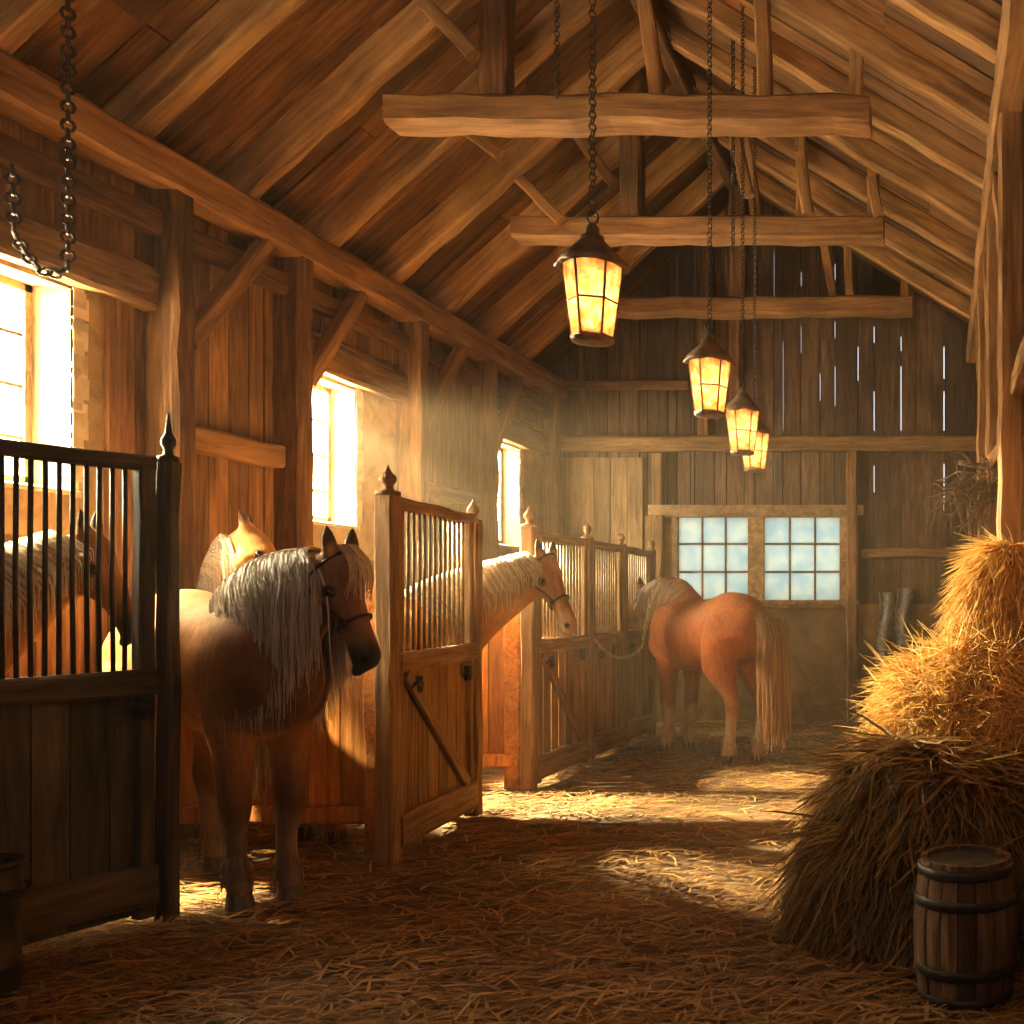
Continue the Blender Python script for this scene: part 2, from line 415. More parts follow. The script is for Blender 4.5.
# backing behind joints where daylight is not let through
for a in joints:
    z = ZP; rng = sorted(slits.get(a, []))
    rng = rng + [(99, 99)]
    inh = HX0 - .04 < a < HX1 + .04
    for s0, s1 in rng:
        s0 = min(s0, ztop(a)); 
        if s0 > z:
            if inh and z < HZ1:
                if s0 > HZ1: m.box((a - .04, YB + .05, HZ1), (a + .04, YB + .09, s0), 0)
            else: m.box((a - .04, YB + .05, z), (a + .04, YB + .09, s0), 0)
        z = s1
        if z > 90: break
# masonry lower part, pale lime patch left of the window
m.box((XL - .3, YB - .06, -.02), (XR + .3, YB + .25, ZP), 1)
x = bx(553)
while x < bx(643):
    w = R(.15, .24); m.box((x, YB - R(.04, .06), ZP), (min(x + w, bx(646)) - .008, YB - .02, bz(458)), 2); x += w
m.box((bx(646), YB - .04, ZP), (HX0 - .02, YB - .02, bz(516)), 1)
m.box((XL - .3, YB + .0, 0), (XL, YB + .25, 4.6), 1)
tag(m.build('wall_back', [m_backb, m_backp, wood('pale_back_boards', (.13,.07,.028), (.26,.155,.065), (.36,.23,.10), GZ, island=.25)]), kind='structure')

# ------------------------------------------------------------------ windows
for i, (a, b) in enumerate(WINS):
    xg = XL - TH + .05; y0, y1 = a + .09, b - .09
    w = MB(); t = .045
    w.box((xg, y0, WZ0), (xg + .05, y0 + t, WZ1)); w.box((xg, y1 - t, WZ0), (xg + .05, y1, WZ1))
    w.box((xg, y0, WZ0), (xg + .05, y1, WZ0 + t + .03)); w.box((xg, y0, WZ1 - t), (xg + .05, y1, WZ1))
    for k in range(1, 3):
        yk = y0 + (y1 - y0) * k / 3; w.box((xg + .01, yk - .011, WZ0), (xg + .035, yk + .011, WZ1))
    for k in range(1, 4):
        zk = WZ0 + (WZ1 - WZ0) * k / 4; w.box((xg + .01, y0, zk - .010), (xg + .035, y1, zk + .010))
    fr = tag(w.build('window_%d' % (i + 1), m_frame, origin=(xg, (a+b)/2, WZ0)), kind='structure')
    g = MB(); g.box((xg + .02, y0, WZ0), (xg + .024, y1, WZ1)); g.build('pane', m_gl, fr)
# back window: two sashes in one timber frame
w = MB(); yb = YB - .02
w.box((HX0 - .12, yb - .10, HZ1 - .02), (HX1 + .12, yb + .10, HZ1 + .11)); 
w.box((HX0 - .32, yb - .13, HZ1 + .0), (HX1 + .25, yb - .10 + .03, HZ1 + .13))
w.box((HX0 - .10, yb - .10, HZ0 - .10), (HX1 + .10, yb + .08, HZ0 - .0)); w.box((HX0 - .2, yb - .16, HZ0 - .06), (HX1 + .2, yb, HZ0 - .01))
w.box((HX0 - .03, yb - .08, HZ0), (HX0 + .04, yb + .08, HZ1)); w.box((HX1 - .06, yb - .08, HZ0), (HX1 + .14, yb + .08, HZ1))
xm = bx(757); w.box((xm - .10, yb - .08, HZ0), (xm + .10, yb + .08, HZ1))
for s0, s1 in ((HX0 + .04, xm - .10), (xm + .10, HX1 - .06)):
    for k in (1, 2):
        q = s0 + (s1 - s0) * k / 3; w.box((q - .012, yb + .01, HZ0), (q + .012, yb + .04, HZ1))
        z = HZ0 + (HZ1 - HZ0) * k / 3; w.box((s0, yb + .01, z - .012), (s1, yb + .04, z + .012))
fr = tag(w.build('window_4', m_frame, origin=((HX0+HX1)/2, yb, HZ0)), kind='structure')
for s0, s1 in ((HX0 + .04, xm - .10), (xm + .10, HX1 - .06)):
    g = MB(); g.box((s0, yb + .022, HZ0), (s1, yb + .026, HZ1)); g.build('pane', m_glb, fr)

# ------------------------------------------------------------------ timbers
ORD = ['first', 'second', 'third', 'fourth', 'fifth', 'sixth', 'seventh', 'eighth', 'ninth', 'tenth', 'eleventh', 'twelfth']
hewn('wall_plate', (XL + .14, YF, 4.26), (XL + .14, YB, 4.26), .22, .25, m_beam, label='long brown plate beam running along the top of the left wall', cat='beam')
hewn('wall_plate', (XR - .14, YF, 4.72), (XR - .14, YB, 4.72), .2, .24, m_beam, label='long plate beam along the top of the right wall', cat='beam')
hewn('wall_rail', (XL + .10, YF, 3.93), (XL + .10, YB, 3.93), .09, .16, m_dark, label='thin horizontal rail just under the left plate beam', cat='beam')
hewn('ridge_beam', (AX, YF, AZ - .22), (AX, YB, AZ - .22), .14, .24, m_dark, label='ridge beam along the peak of the roof', cat='beam')
ys = [y for y in (5.15, 6.1, 7.05, 8.0, 8.95, 9.9, 10.85, 11.8)]
vis = 0
for i, y in enumerate(ys):
    lab = ORD[i]
    hewn('rafter', (XL - .15, y, zl(XL - .15) - .13), (AX, y, zl(AX) - .13), .13, .26, m_raft, up=(-.67, 0, .74), jit=.009,
         label='%s rafter from the front on the left roof slope' % lab, cat='rafter', group='rafters of the left roof slope')
    hewn('rafter', (XR + .1, y + .1, zr(XR + .1) - .1), (AX, y + .1, zr(AX) - .1), .125, .2, m_raft, up=(.5, 0, .86), jit=.009,
         label='%s rafter from the front on the right roof slope' % lab, cat='rafter', group='rafters of the right roof slope')
for i, (y, z, kx, rx) in enumerate([(7.2, 5.04, -3.19, -.50), (9.3, 4.98, -2.86, -.52), (12.0, 5.06, -2.42, -.33)]):
    w = ['nearest', 'middle', 'farthest'][i]
    hewn('tie_beam', (-3.94, y, z), (rx, y, z), .26, .21, m_tie, jit=.014, label='%s of the three horizontal tie beams across the roof' % w, cat='beam', group='roof tie beams')
    hewn('king_post', (kx, y, z + .11), (kx, y, zl(kx) - .03), .2, .19, m_dark, label='upright post standing on the %s tie beam' % w, cat='post', group='posts on the tie beams')
    hewn('hanger', (rx - .1, y - .02, z + .1), (rx - .1, y - .02, zr(rx - .1) - .02), .1, .1, m_beam, label='short upright hanger at the right end of the %s tie beam' % w, cat='post', group='hangers at the right ends of the tie beams')
    hewn('roof_strut', (kx + 1.15, y + .05, z + .1), (kx + .95, y + .05, min(zl(kx + .95), zr(kx + .95)) - .03), .12, .1, m_beam, label='slanting strut near the middle of the %s tie beam' % w, cat='brace', group='slanting struts on the tie beams')
    hewn('roof_strut', (rx - .75, y - .03, z + .1), (rx - .78, y - .03, zr(rx - .78) - .02), .11, .1, m_beam, label='upright strut left of the hanger on the %s tie beam' % w, cat='brace', group='upright struts on the tie beams')
# short braces between rafter and beam
for i, (a, b, d) in enumerate([((424, 4), (474, 56), 7.0), ((464, 128), (502, 156), 8.2), ((520, 180), (562, 222), 9.0), ((574, 132), (612, 182), 9.2)]):
    hewn('roof_brace', P(*a, d), P(*b, d), .11, .1, m_beam, label='%s short slanting brace from the left under the left roof slope' % ORD[i], cat='brace', group='short slanting braces under the left roof slope')
for i, (a, b, d) in enumerate([((735, 148), (748, 196), 8.6), ((800, 168), (808, 215), 8.6), ((872, 192), (878, 215), 8.8)]):
    hewn('roof_peg', P(*a, d) + V((0, 0, .12)), P(*b, d), .11, .1, m_beam, label='%s short hanging block from the left under the right roof slope' % ORD[i], cat='brace', group='short hanging blocks under the right roof slope')
# left wall posts and braces
PY = [6.40, 7.62, 9.36, 10.85]
for i, y in enumerate(PY):
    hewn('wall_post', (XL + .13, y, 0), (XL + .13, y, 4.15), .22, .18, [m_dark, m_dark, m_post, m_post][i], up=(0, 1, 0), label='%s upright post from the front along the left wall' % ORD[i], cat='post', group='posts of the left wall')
    L = [1.0, .95, 1.0, .9][i]
    hewn('wall_brace', (XL + .18, y + .08, 3.22), (XL + .18, y + L * .85, 4.14), .1, .12, m_beam, jit=.008, label='slanting brace rising from the %s left wall post to the plate beam' % ORD[i], cat='brace', group='braces of the left wall posts')
hewn('wall_post', (XL + .12, 12.75, 0), (XL + .12, 12.75, 4.15), .2, .2, m_post, up=(0, 1, 0), label='corner post where left wall meets back wall', cat='post', group='posts of the left wall')
hewn('wall_rail', (XL + .09, 6.5, 2.62), (XL + .09, 7.52, 2.62), .1, .17, m_beam, label='horizontal rail between the first two left wall posts', cat='beam')
hewn('wall_rail', (XL + .09, 9.45, 2.62), (XL + .09, 10.75, 2.62), .08, .15, m_post, label='horizontal rail between the third and fourth left wall posts', cat='beam')
for i, (a, b) in enumerate(WINS):
    y1 = [6.32, 9.26, 12.66][i]; y0 = [4.2, 7.72, 10.95][i]
    hewn('lintel', (XL + .07, y0, WZ1 + .15), (XL + .07, y1, WZ1 + .15), .12, .26, m_post, jit=.012, label='timber lintel above the %s left window' % ['nearest', 'middle', 'farthest'][i], cat='beam', group='lintels of the left windows')
# right wall timbers
for i, y in enumerate([6.35, 8.0, 9.9]):
    hewn('wall_post', (XR - .13, y, 0), (XR - .13, y, 4.62), .16, .18, m_beam, up=(0, 1, 0), label='%s upright post from the front along the right wall' % ORD[i], cat='post', group='posts of the right wall')
    hewn('wall_brace', (XR - .16, y + .06, 3.75), (XR - .16, y + .85, 4.6), .09, .11, m_beam, label='slanting brace at the top of the %s right wall post' % ORD[i], cat='brace', group='braces of the right wall posts')
hewn('wall_brace', P(992, 462, 7.0), P(1040, 405, 6.4), .06, .1, m_beam, label='pale slanting timber at the right edge above the hay', cat='brace')
hewn('wall_rail', (XR - .1, YF, 2.9), (XR - .1, YB, 2.9), .08, .13, m_post, label='horizontal rail along the right wall', cat='beam')
# back wall timbers
hewn('wall_rail', (bx(556), YB - .09, bz(445)), (bx(976), YB - .09, bz(445)), .12, .19, m_post, label='long horizontal rail across the back wall above the window', cat='beam')
hewn('wall_rail', (bx(862), YB - .08, bz(553)), (XR - .02, YB - .08, bz(553)), .1, .12, m_post, label='short horizontal rail right of the back window', cat='beam')
hewn('wall_rail', (bx(556), YB - .07, bz(386)), (bx(690), YB - .07, bz(386)), .08, .12, m_dark, label='dark upper rail at the left of the back wall', cat='beam')
for i, (px, z0, z1) in enumerate([(737, bz(437), bz(210)), (706, bz(437), bz(240)), (853, 0, bz(453)), (660, HZ0, bz(455))]):
    if i == 2: z0 = .0
    hewn('wall_stud', (bx(px), YB - .12 if i == 2 else YB - .08, z0), (bx(px), YB - .12 if i == 2 else YB - .08, z1), .14, .12, m_post if i > 1 else m_dark, up=(0, 1, 0),
         label=['upright stud in the back gable under the roof peak', 'narrow dark stud left of the gable stud', 'stud at the right side of the back window', 'stud at the left side of the back window'][i], cat='post')

# ------------------------------------------------------------------ stall gates
def post(x, y, h, lab, mat, w=.11, fin=.22, ball=False):
    e = empty('stall_post', (x, y, 0), lab, 'post', 'posts of the stall fronts')
    hewn('shaft', (x, y, 0), (x, y, h), w, w, mat, up=(0, 1, 0), jit=.006, parent=e)
    f = MB(); f.lathe((x, y, h), [(w*.62, 0), (w*.62, .025), (w*.3, .035), (w*.25, .06), (w*.42, .085), (w*.42, .11), (w*.2, .14), (w*.1, fin), (.003, fin + .02)], 12)
    f.build('finial', m_iron if mat == m_gatedr else mat, e, smooth=True)
    return e
def gate(a, b, zt, zm, zb, nb, mb, mr, mbar, lab, brace=True, side=1, latch_at=None, r=.011):
    a = V((*a, 0)); b = V((*b, 0)); t = (b - a); L = t.length; t.normalize(); n = V((t.y, -t.x, 0)) * side   # n points to the aisle
    e = empty('stall_gate', (a + b) / 2, lab, 'gate', 'gates of the stalls')
    def pt(s, z, o=0): p = a + t * s + n * o; return V((p.x, p.y, z))
    hewn('top_rail', pt(0, zt), pt(L, zt), .07, .07, mr, jit=.005, parent=e)
    hewn('middle_rail', pt(0, zm), pt(L, zm), .10, .12, mr, jit=.006, parent=e)
    hewn('bottom_rail', pt(0, zb, .02), pt(L, zb, .02), .07, .19, mr, jit=.008, parent=e)
    for s_, nm in ((.035, 'stile'), (L - .035, 'stile')):
        hewn(nm, pt(s_, .04), pt(s_, zt), .07, .07, mr, up=n, jit=.004, parent=e)
    for k in range(nb):
        s_ = .09 + (L - .18) * (k + .5) / nb
        m = MB(); m.tube([pt(s_ + R(-.004, .004), zm), pt(s_ + R(-.004, .004), (zm + zt) / 2), pt(s_, zt)], r, 8); m.build('bar', mbar, e, smooth=True)
    m = MB(); s_ = .06; 
    while s_ < L - .08:
        w = min(R(.12, .17), L - .06 - s_); o = R(-.004, .006)
        c0, c1 = pt(s_, .06, -.03 + o), pt(s_ + w - .008, .06, -.03 + o); d0, d1 = pt(s_, .06, .0 + o), pt(s_ + w - .008, .06, .0 + o)
        lo = [c0, c1, d1, d0]; hi = [V((p.x, p.y, zm)) for p in lo]
        if side < 0: lo = lo[::-1]; hi = hi[::-1]
        m.hexa(lo + hi); s_ += w
    m.build('board_panel', mb, e)
    if brace: hewn('diagonal_brace', pt(.1, zm - .07, .03), pt(L - .12, zb + .1, .03), .04, .08, mr, up=n.cross(t), jit=.004, parent=e)
    la = latch_at or [(.12, zm - .14)]
    for s_, z in la:
        m = MB(); m.tube([pt(s_ - .06, z, .06), pt(s_ - .02, z + .03, .075), pt(s_ + .05, z + .02, .07), pt(s_ + .1, z + .0, .06)], [.008, .014, .016, .01], 8)
        m.box(*[tuple(q) for q in (V((min(pt(s_+.04,0,.03).x, pt(s_+.1,0,.06).x), min(pt(s_+.04,0,.03).y, pt(s_+.1,0,.06).y), z - .04)), V((max(pt(s_+.04,0,.03).x, pt(s_+.1,0,.06).x), max(pt(s_+.04,0,.03).y, pt(s_+.1,0,.06).y), z + .06)))])
        m.build('latch', m_iron, e, smooth=False)
    return e
G1a, G1b = (-4.28, 3.45), (-3.775, 4.79)
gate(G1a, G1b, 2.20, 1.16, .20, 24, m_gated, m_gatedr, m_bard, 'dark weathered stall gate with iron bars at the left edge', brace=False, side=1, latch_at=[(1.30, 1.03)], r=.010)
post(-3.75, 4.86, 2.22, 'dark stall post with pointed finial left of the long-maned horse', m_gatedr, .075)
gate((-3.24, 5.92), (-3.36, 7.14), 2.13, 1.18, .17, 13, m_gateb, m_gater, m_bar, 'brown barred stall gate with a diagonal brace behind the first horse head', side=1, latch_at=[(.18, 1.02), (1.0, 1.03)])
post(-3.23, 5.85, 2.16, 'stall post with finial at the near end of the middle gate', m_gater, .11, .16)
post(-3.37, 7.22, 2.10, 'stall post with finial at the far end of the middle gate', m_gater, .10, .16)
gate((-3.34, 8.23), (-3.31, 9.31), 2.08, 1.17, .17, 13, m_gateb, m_gater, m_bar, 'brown barred stall gate behind the tan horse head', side=1, latch_at=[(.16, 1.02), (.85, 1.04)])
post(-3.35, 8.16, 2.14, 'stall post with finial just behind the tan horse head', m_gater, .11, .16)
post(-3.31, 9.38, 2.12, 'slim stall post between the brown gate and the shaded gates', m_gater, .09, .14)
gate((-3.31, 9.45), (-3.31, 10.32), 2.08, 1.17, .17, 10, m_gateb, m_gater, m_bar, 'shaded barred stall gate left of the red horse', side=1, brace=False)
post(-3.31, 10.38, 2.1, 'far stall post left of the red horse', m_gater, .09, .12)
gate((-3.31, 10.45), (-3.31, 11.4), 2.08, 1.17, .17, 10, m_gateb, m_gater, m_bar, 'farthest barred stall gate behind the red horse head', side=1, brace=False)
post(-3.31, 11.47, 2.1, 'farthest stall post near the back wall', m_gater, .09, .12)
# partitions
for i, (y, x1, lab) in enumerate([(6.13, -3.43, 'orange-brown board partition behind the long-maned horse'), (8.22, -3.5, 'board partition under the tan horse neck'), (10.38, -3.4, 'board partition in the far shaded stalls')]):
    e = empty('stall_partition', ((XL + x1) / 2 + .1, y, 0), lab, 'partition', 'partitions between the stalls')
    m = MB(); x = XL + .05
    while x < x1 - .03:
        w = min(R(.16, .22), x1 - x); m.box((x, y - .02, .18), (x + w - .008, y + .02, 1.50)); x += w
    m.build('board_panel', m_part, e)
    hewn('cap_rail', (XL + .05, y, 1.54), (x1, y, 1.54), .09, .09, m_gater, parent=e)
    hewn('bottom_rail', (XL + .05, y - .03, .24), (x1, y - .03, .24), .06, .1, m_part, parent=e)
    hewn('end_post', (x1, y, 0), (x1, y, 1.66), .14, .12, m_part, up=(0, 1, 0), parent=e)

# ------------------------------------------------------------------ horses
def bez(p, t):
    a, b, c, d = p; s = 1 - t
    return a*s**3 + b*3*s*s*t + c*3*s*t*t + d*t**3
def interp(tab, t):
    for (a, va), (b, vb) in zip(tab[:-1], tab[1:]):
        if t <= b:
            k = (t - a) / (b - a); return va + (vb - va) * k
    return tab[-1][1]
def lerp3(a, b, k): return tuple(a[i] + (b[i] - a[i]) * k for i in range(3))
def sst(a, b, x):
    t = max(0, min(1, (x - a) / (b - a))); return t * t * (3 - 2 * t)

def horse(label, origin, heading, poll, muzzle, sc=1.0, slen=.95, coatc=(.42,.17,.05), legc=(.2,.09,.04), muzc=(.05,.045,.05), sock=None,
          side=1, mane_m=None, tail_m=None, neckd=.3, manelen=.34, nm=420, halter=True, forelock=True, tail_len=1.0, legs=None, litbackc=None, chestc=None, both=False, roll=0.0, bootc=None, headc=None, lk=1.12):
    H = V((*heading, 0)).normalized(); S = V((-H.y, H.x, 0))       # S: the horse's left
    O = V((*origin, 0)); poll = V(poll); muzzle = V(muzzle)
    def W(x, y, z): return O + H * (x * sc * slen) + S * (y * sc) + UP * (z * sc)
    e = empty('horse', O, label, 'horse', 'horses in the barn')
    b = MB()
    tor = [(-.84,1.20,.08,.06),(-.79,1.19,.19,.16),(-.68,1.19,.27,.24),(-.54,1.19,.31,.28),(-.38,1.19,.32,.29),(-.18,1.15,.31,.28),(.06,1.11,.33,.30),(.28,1.11,.345,.29),
           (.46,1.14,.355,.26),(.60,1.14,.335,.235),(.72,1.12,.27,.20),(.81,1.10,.18,.15),(.86,1.09,.07,.07)]
    b.loft([(W(x,0,z), UP, S, h*sc, w*sc) for x,z,h,w in tor], 24)
    for sgn in (-1, 1):     # haunch and shoulder masses
        b.sphere(W(-.54, .15*sgn, 1.12), .2*sc, (1,.75,1.35)); b.sphere(W(.50, .11*sgn, 1.08), .17*sc, (1,.7,1.7))
        b.sphere(W(.60, .10*sgn, 1.04), .13*sc, (1.2,1,1.5))
    # neck
    A = (muzzle - poll).normalized(); Uh = (UP - A * A.z).normalized(); Sh = Uh.cross(A)
    if Sh.dot(A.cross(UP)) > 0: pass
    hl = (muzzle - poll).length
    nb = [W(.42,0,1.18), W(.42,0,1.18) + (H*.22 + UP*.28)*sc, None, poll - UP*.06*sc - A*.02]
    nb[2] = nb[3] - (UP*.08 + (nb[3] - nb[1]).normalized()*.12)*sc*(1) 
    HT = [(0,.38),(.2,.33),(.45,.25),(.7,.19),(.88,.15),(1,.12)]; WT = [(0,.19),(.3,.15),(.6,.115),(1,.09)]
    neck = []
    for i in range(13):
        t = i / 12; c = bez(nb, t); T = (bez(nb, min(1, t+.02)) - bez(nb, max(0, t-.02))).normalized()
        U = (UP - T * T.z); 
        if U.length < .25: U = (U - (H + A) * .5)
        U = (U - T * U.dot(T)).normalized()
        if neck and U.dot(neck[-1][1]) < 0: U = -U
        if neck: U = (U + neck[-1][1] * .8); U = (U - T * U.dot(T)).normalized()
        neck.append((c, U, T.cross(U), interp(HT, t)*sc, interp(WT, t)*sc, T))
    b.loft([n[:5] for n in neck], 18)
    # head
    HD = [(-.06,-.05,.07,.065),(.0,-.055,.115,.092),(.08,-.075,.145,.102),(.17,-.088,.158,.106),(.27,-.085,.143,.098),(.36,-.07,.115,.082),(.47,-.055,.09,.066),(.58,-.047,.074,.058),
          (.70,-.043,.066,.055),(.82,-.045,.07,.062),(.92,-.05,.066,.062),(.98,-.055,.045,.047),(1.0,-.058,.02,.022)]
    def HP(s, u, v): return poll + A * (s * hl) + Uh * (u * sc) + Sh * (v * sc)
    b.loft([(HP(s, o + .02, 0), Uh, Sh, h*sc, w*sc) for s,o,h,w in HD], 18)
    for sg in (-1, 1):
        b.sphere(HP(.30, -.015, .076*sg), .036*sc, (1,1,1), 6)        # brow
        b.sphere(HP(.24, -.115, .060*sg), .085*sc, (1,1,1.1), 6)        # cheek
        b.sphere(HP(.90, -.02, .046*sg), .026*sc, (1,1,1.1), 6)       # nostril swell
        # ear
        eb = HP(-.01, .035, .062*sg); ed = (Uh*.35 - A*1.0 + Sh*.22*sg + UP*.6).normalized(); fwd = (A*.5+Uh).normalized()
        fr_ = (fwd - ed*fwd.dot(ed)).normalized(); sdv = ed.cross(fr_)
        b.loft([(eb - ed*.03, fr_, sdv, .030*sc, .036*sc), (eb + ed*.03*sc, fr_, sdv, .032*sc, .044*sc), (eb + ed*.07*sc, fr_, sdv, .027*sc, .040*sc), (eb + ed*.105*sc, fr_, sdv, .019*sc, .027*sc), (eb + ed*.14*sc, fr_, sdv, .009, .010)], 10)
    b.sphere(HP(.97, -.10, 0), .035*sc, (1,1,.8), 6)                  # chin
    # legs (x offsets of each lower leg)
    lg = legs or {'fl': 0, 'fr': 0, 'hl': 0, 'hr': 0}
    hoofs = []
    for key, sg in (('fl', 1), ('fr', -1)):
        d = lg[key]
        pts = [(.50,.12,1.02,.14),(.49,.125,.88,.115),(.48+d*.2,.12,.74,.085),(.49+d*.45,.115,.58,.064),(.50+d*.6,.11,.49,.062),(.50+d*.65,.11,.44,.058),(.49+d*.75,.105,.38,.045),(.49+d*.9,.10,.26,.041),
               (.495+d,.10,.19,.047),(.50+d,.10,.145,.053),(.52+d,.10,.10,.046),(.535+d,.10,.07,.05)]
        b.loft([(W(x,y*sg,z), H, S, r*sc*1.1*(lk if z<.7 else 1), r*sc*(lk if z<.7 else 1)) for x,y,z,r in pts], 12)
        hoofs.append((.545+d, .10*sg))
    for key, sg in (('hl', 1), ('hr', -1)):
        d = lg[key]
        pts = [(-.52,.15,1.12,.20),(-.48,.165,.95,.175),(-.46+d*.2,.165,.82,.135),(-.53+d*.4,.155,.70,.095),(-.61+d*.6,.145,.60,.068),(-.655+d*.7,.14,.53,.062),(-.65+d*.75,.14,.47,.058),(-.63+d*.8,.14,.39,.045),(-.61+d*.9,.14,.27,.042),
               (-.60+d,.14,.195,.050),(-.595+d,.14,.15,.056),(-.57+d,.14,.10,.048),(-.55+d,.14,.07,.052)]
        b.loft([(W(x,y*sg,z), H, S, r*sc*1.12*(lk if z<.9 else 1), r*sc*.95*(lk if z<.9 else 1)) for x,y,z,r in pts], 12)
        hoofs.append((-.54+d, .14*sg))
    raw = b.build('raw', m_coat, e)
    md = raw.modifiers.new('r', 'REMESH'); md.mode = 'VOXEL'; md.voxel_size = .0135; md.use_smooth_shade = True
    sm = raw.modifiers.new('s', 'SMOOTH'); sm.factor = .5; sm.iterations = 22
    bpy.context.view_layer.update()
    dg = bpy.context.evaluated_depsgraph_get()
    me = bpy.data.meshes.new_from_object(raw.evaluated_get(dg)); me.name = 'body'
    bpy.data.objects.remove(raw)
    body = bpy.data.objects.new('body', me); C.objects.link(body); body.parent = e
    me.materials.clear(); me.materials.append(m_coat)
    col = me.color_attributes.new('Col', 'FLOAT_COLOR', 'POINT')
    litbackc = litbackc or coatc; chestc = chestc or coatc; headc = headc or coatc
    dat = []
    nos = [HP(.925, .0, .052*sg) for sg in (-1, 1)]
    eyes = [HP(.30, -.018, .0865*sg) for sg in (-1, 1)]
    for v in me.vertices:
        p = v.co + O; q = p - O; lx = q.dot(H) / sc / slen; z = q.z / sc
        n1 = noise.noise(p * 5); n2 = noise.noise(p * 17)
        c = lerp3(coatc, litbackc, sst(1.15, 1.45, z + .06 * n1))  # paler top: light on the back painted into the coat
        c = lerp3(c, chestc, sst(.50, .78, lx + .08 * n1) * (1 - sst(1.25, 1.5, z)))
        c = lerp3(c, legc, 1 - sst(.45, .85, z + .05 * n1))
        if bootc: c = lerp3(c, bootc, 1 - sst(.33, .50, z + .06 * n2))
        hd = q - (poll - O); ha = hd.dot(A) / hl
        lat = (hd - A * hd.dot(A)).length
        if lat < .3 and -.3 < ha < 1.2:
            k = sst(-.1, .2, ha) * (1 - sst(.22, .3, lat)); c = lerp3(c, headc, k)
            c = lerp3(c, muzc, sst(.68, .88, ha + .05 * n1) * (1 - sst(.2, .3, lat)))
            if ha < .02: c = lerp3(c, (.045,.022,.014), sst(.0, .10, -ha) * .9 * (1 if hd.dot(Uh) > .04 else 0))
        for nn in nos:
            dn = (p - nn).length
            if dn < .03: c = lerp3((.005,.004,.004), c, sst(.014, .026, dn))
        if lat < .3 and .78 < ha < .97 and abs(hd.dot(Uh) / sc + .082) < .008: c = lerp3(c, (.01,.007,.006), .7)
        for nn in eyes: c = lerp3((.03,.018,.012), c, sst(.024, .042, (p - nn).length))
        k = 1 + .16 * n1 + .08 * n2
        dat += [c[0]*k, c[1]*k, c[2]*k, 1]
    col.data.foreach_set('color', dat)
    # hooves
    bc = bootc or legc; feath = strands('fetlock_hair', tuple(q*.7 for q in bc), tuple(min(1, q*1.35) for q in bc), .6, .15)
    for hx, hy in hoofs:
        m = MB(); c = W(hx, hy, 0)
        m.loft([(c - H*.0, H, S, .066*sc, .062*sc), (c + UP*.03*sc - H*.006, H, S, .062*sc, .058*sc), (c + UP*.085*sc - H*.02, H, S, .051*sc, .049*sc)], 16)
        m.build('hoof', m_hoof, e, smooth=False)
        m = MB(); c = W(hx - .04, hy, .2)
        for i in range(70):
            a = R(0, 2*math.pi); dr = H * math.cos(a) + S * math.sin(a)
            if dr.dot(H) > .5 and random.random() < .6: continue
            p = c + UP * R(-.06, .06) + dr * .040 * sc; L = R(.08, .15)
            m.ribbon([p, p + dr*.022 - UP*L*.35, p + dr*.034 - H*.01 - UP*L*.7, p + dr*.032 - H*.015 - UP*L], R(.010, .018), UP.cross(dr))
        m.build('fetlock_hair', feath, e, smooth=True)
    for sg in (-1, 1):
        m = MB(); m.sphere(HP(.30, -.018, .0865*sg), .025*sc, (1,1,1), 8); m.build('eye', m_eye, e, smooth=True)
    # mane
    mm = mane_m or m_mane1; m = MB()
    for i in range(nm):
        t = R(.12, 1.0); j = t * 12; j0 = min(11, int(j)); k = j - j0
        c = neck[j0][0].lerp(neck[j0+1][0], k); U = neck[j0][1].lerp(neck[j0+1][1], k).normalized(); T = neck[j0][5]; Sn = T.cross(U)
        sg = side if (not both or random.random() < .6) else -side
        if Sn.dot(S) < 0 and False: sg = -sg
        h = interp(HT, t)*sc; w = interp(WT, t)*sc
        pts = []; amax = R(1.1, 1.75)
        for q in range(6):
            a = amax * q / 5 * sg + R(-.04, .04)
            pts.append(c + U * ((h + .014 + R(0,.014)) * math.cos(a)) + Sn * ((w + .016 + R(0,.02)) * math.sin(a)))
        L = manelen * R(.45, 1.15) * (1 - .35 * abs(t - .5)); p = pts[-1].copy(); d = (pts[-1] - pts[-2]).normalized()
        for q in range(5):
            d = (d * .4 + V((R(-.1,.1), R(-.1,.1), -1))).normalized()
            p = p + d * L / 5; pts.append(p.copy())
        m.ribbon(pts, R(.006, .016) * sc, (T + V((R(-.3,.3), R(-.3,.3), 0))).normalized())
    m.build('mane', mm, e, smooth=True)
    if forelock:
        m = MB()
        for i in range(90):
            v = R(-.06, .06); pts = []
            L = R(.2, .5); v1 = v * R(.8, 1.6)
            for q in range(8):
                s_ = -.05 + L * q / 7; kk = q / 7
                ho = interp([(x[0], x[1] + x[2]) for x in HD], max(s_, 0)); ww = interp([(x[0], x[3]) for x in HD], max(s_, 0))
                vv = v + (v1 - v) * kk
                top = ho + .02 - (1 - math.sqrt(max(0, 1 - min(1, abs(vv) / (ww + .01)) ** 2))) * .09
                pts.append(HP(s_, top + .016 + .02 * math.sin(kk * 3), vv))
            m.ribbon(pts, R(.008, .016), Sh)
        m.build('forelock', mm, e, smooth=True)
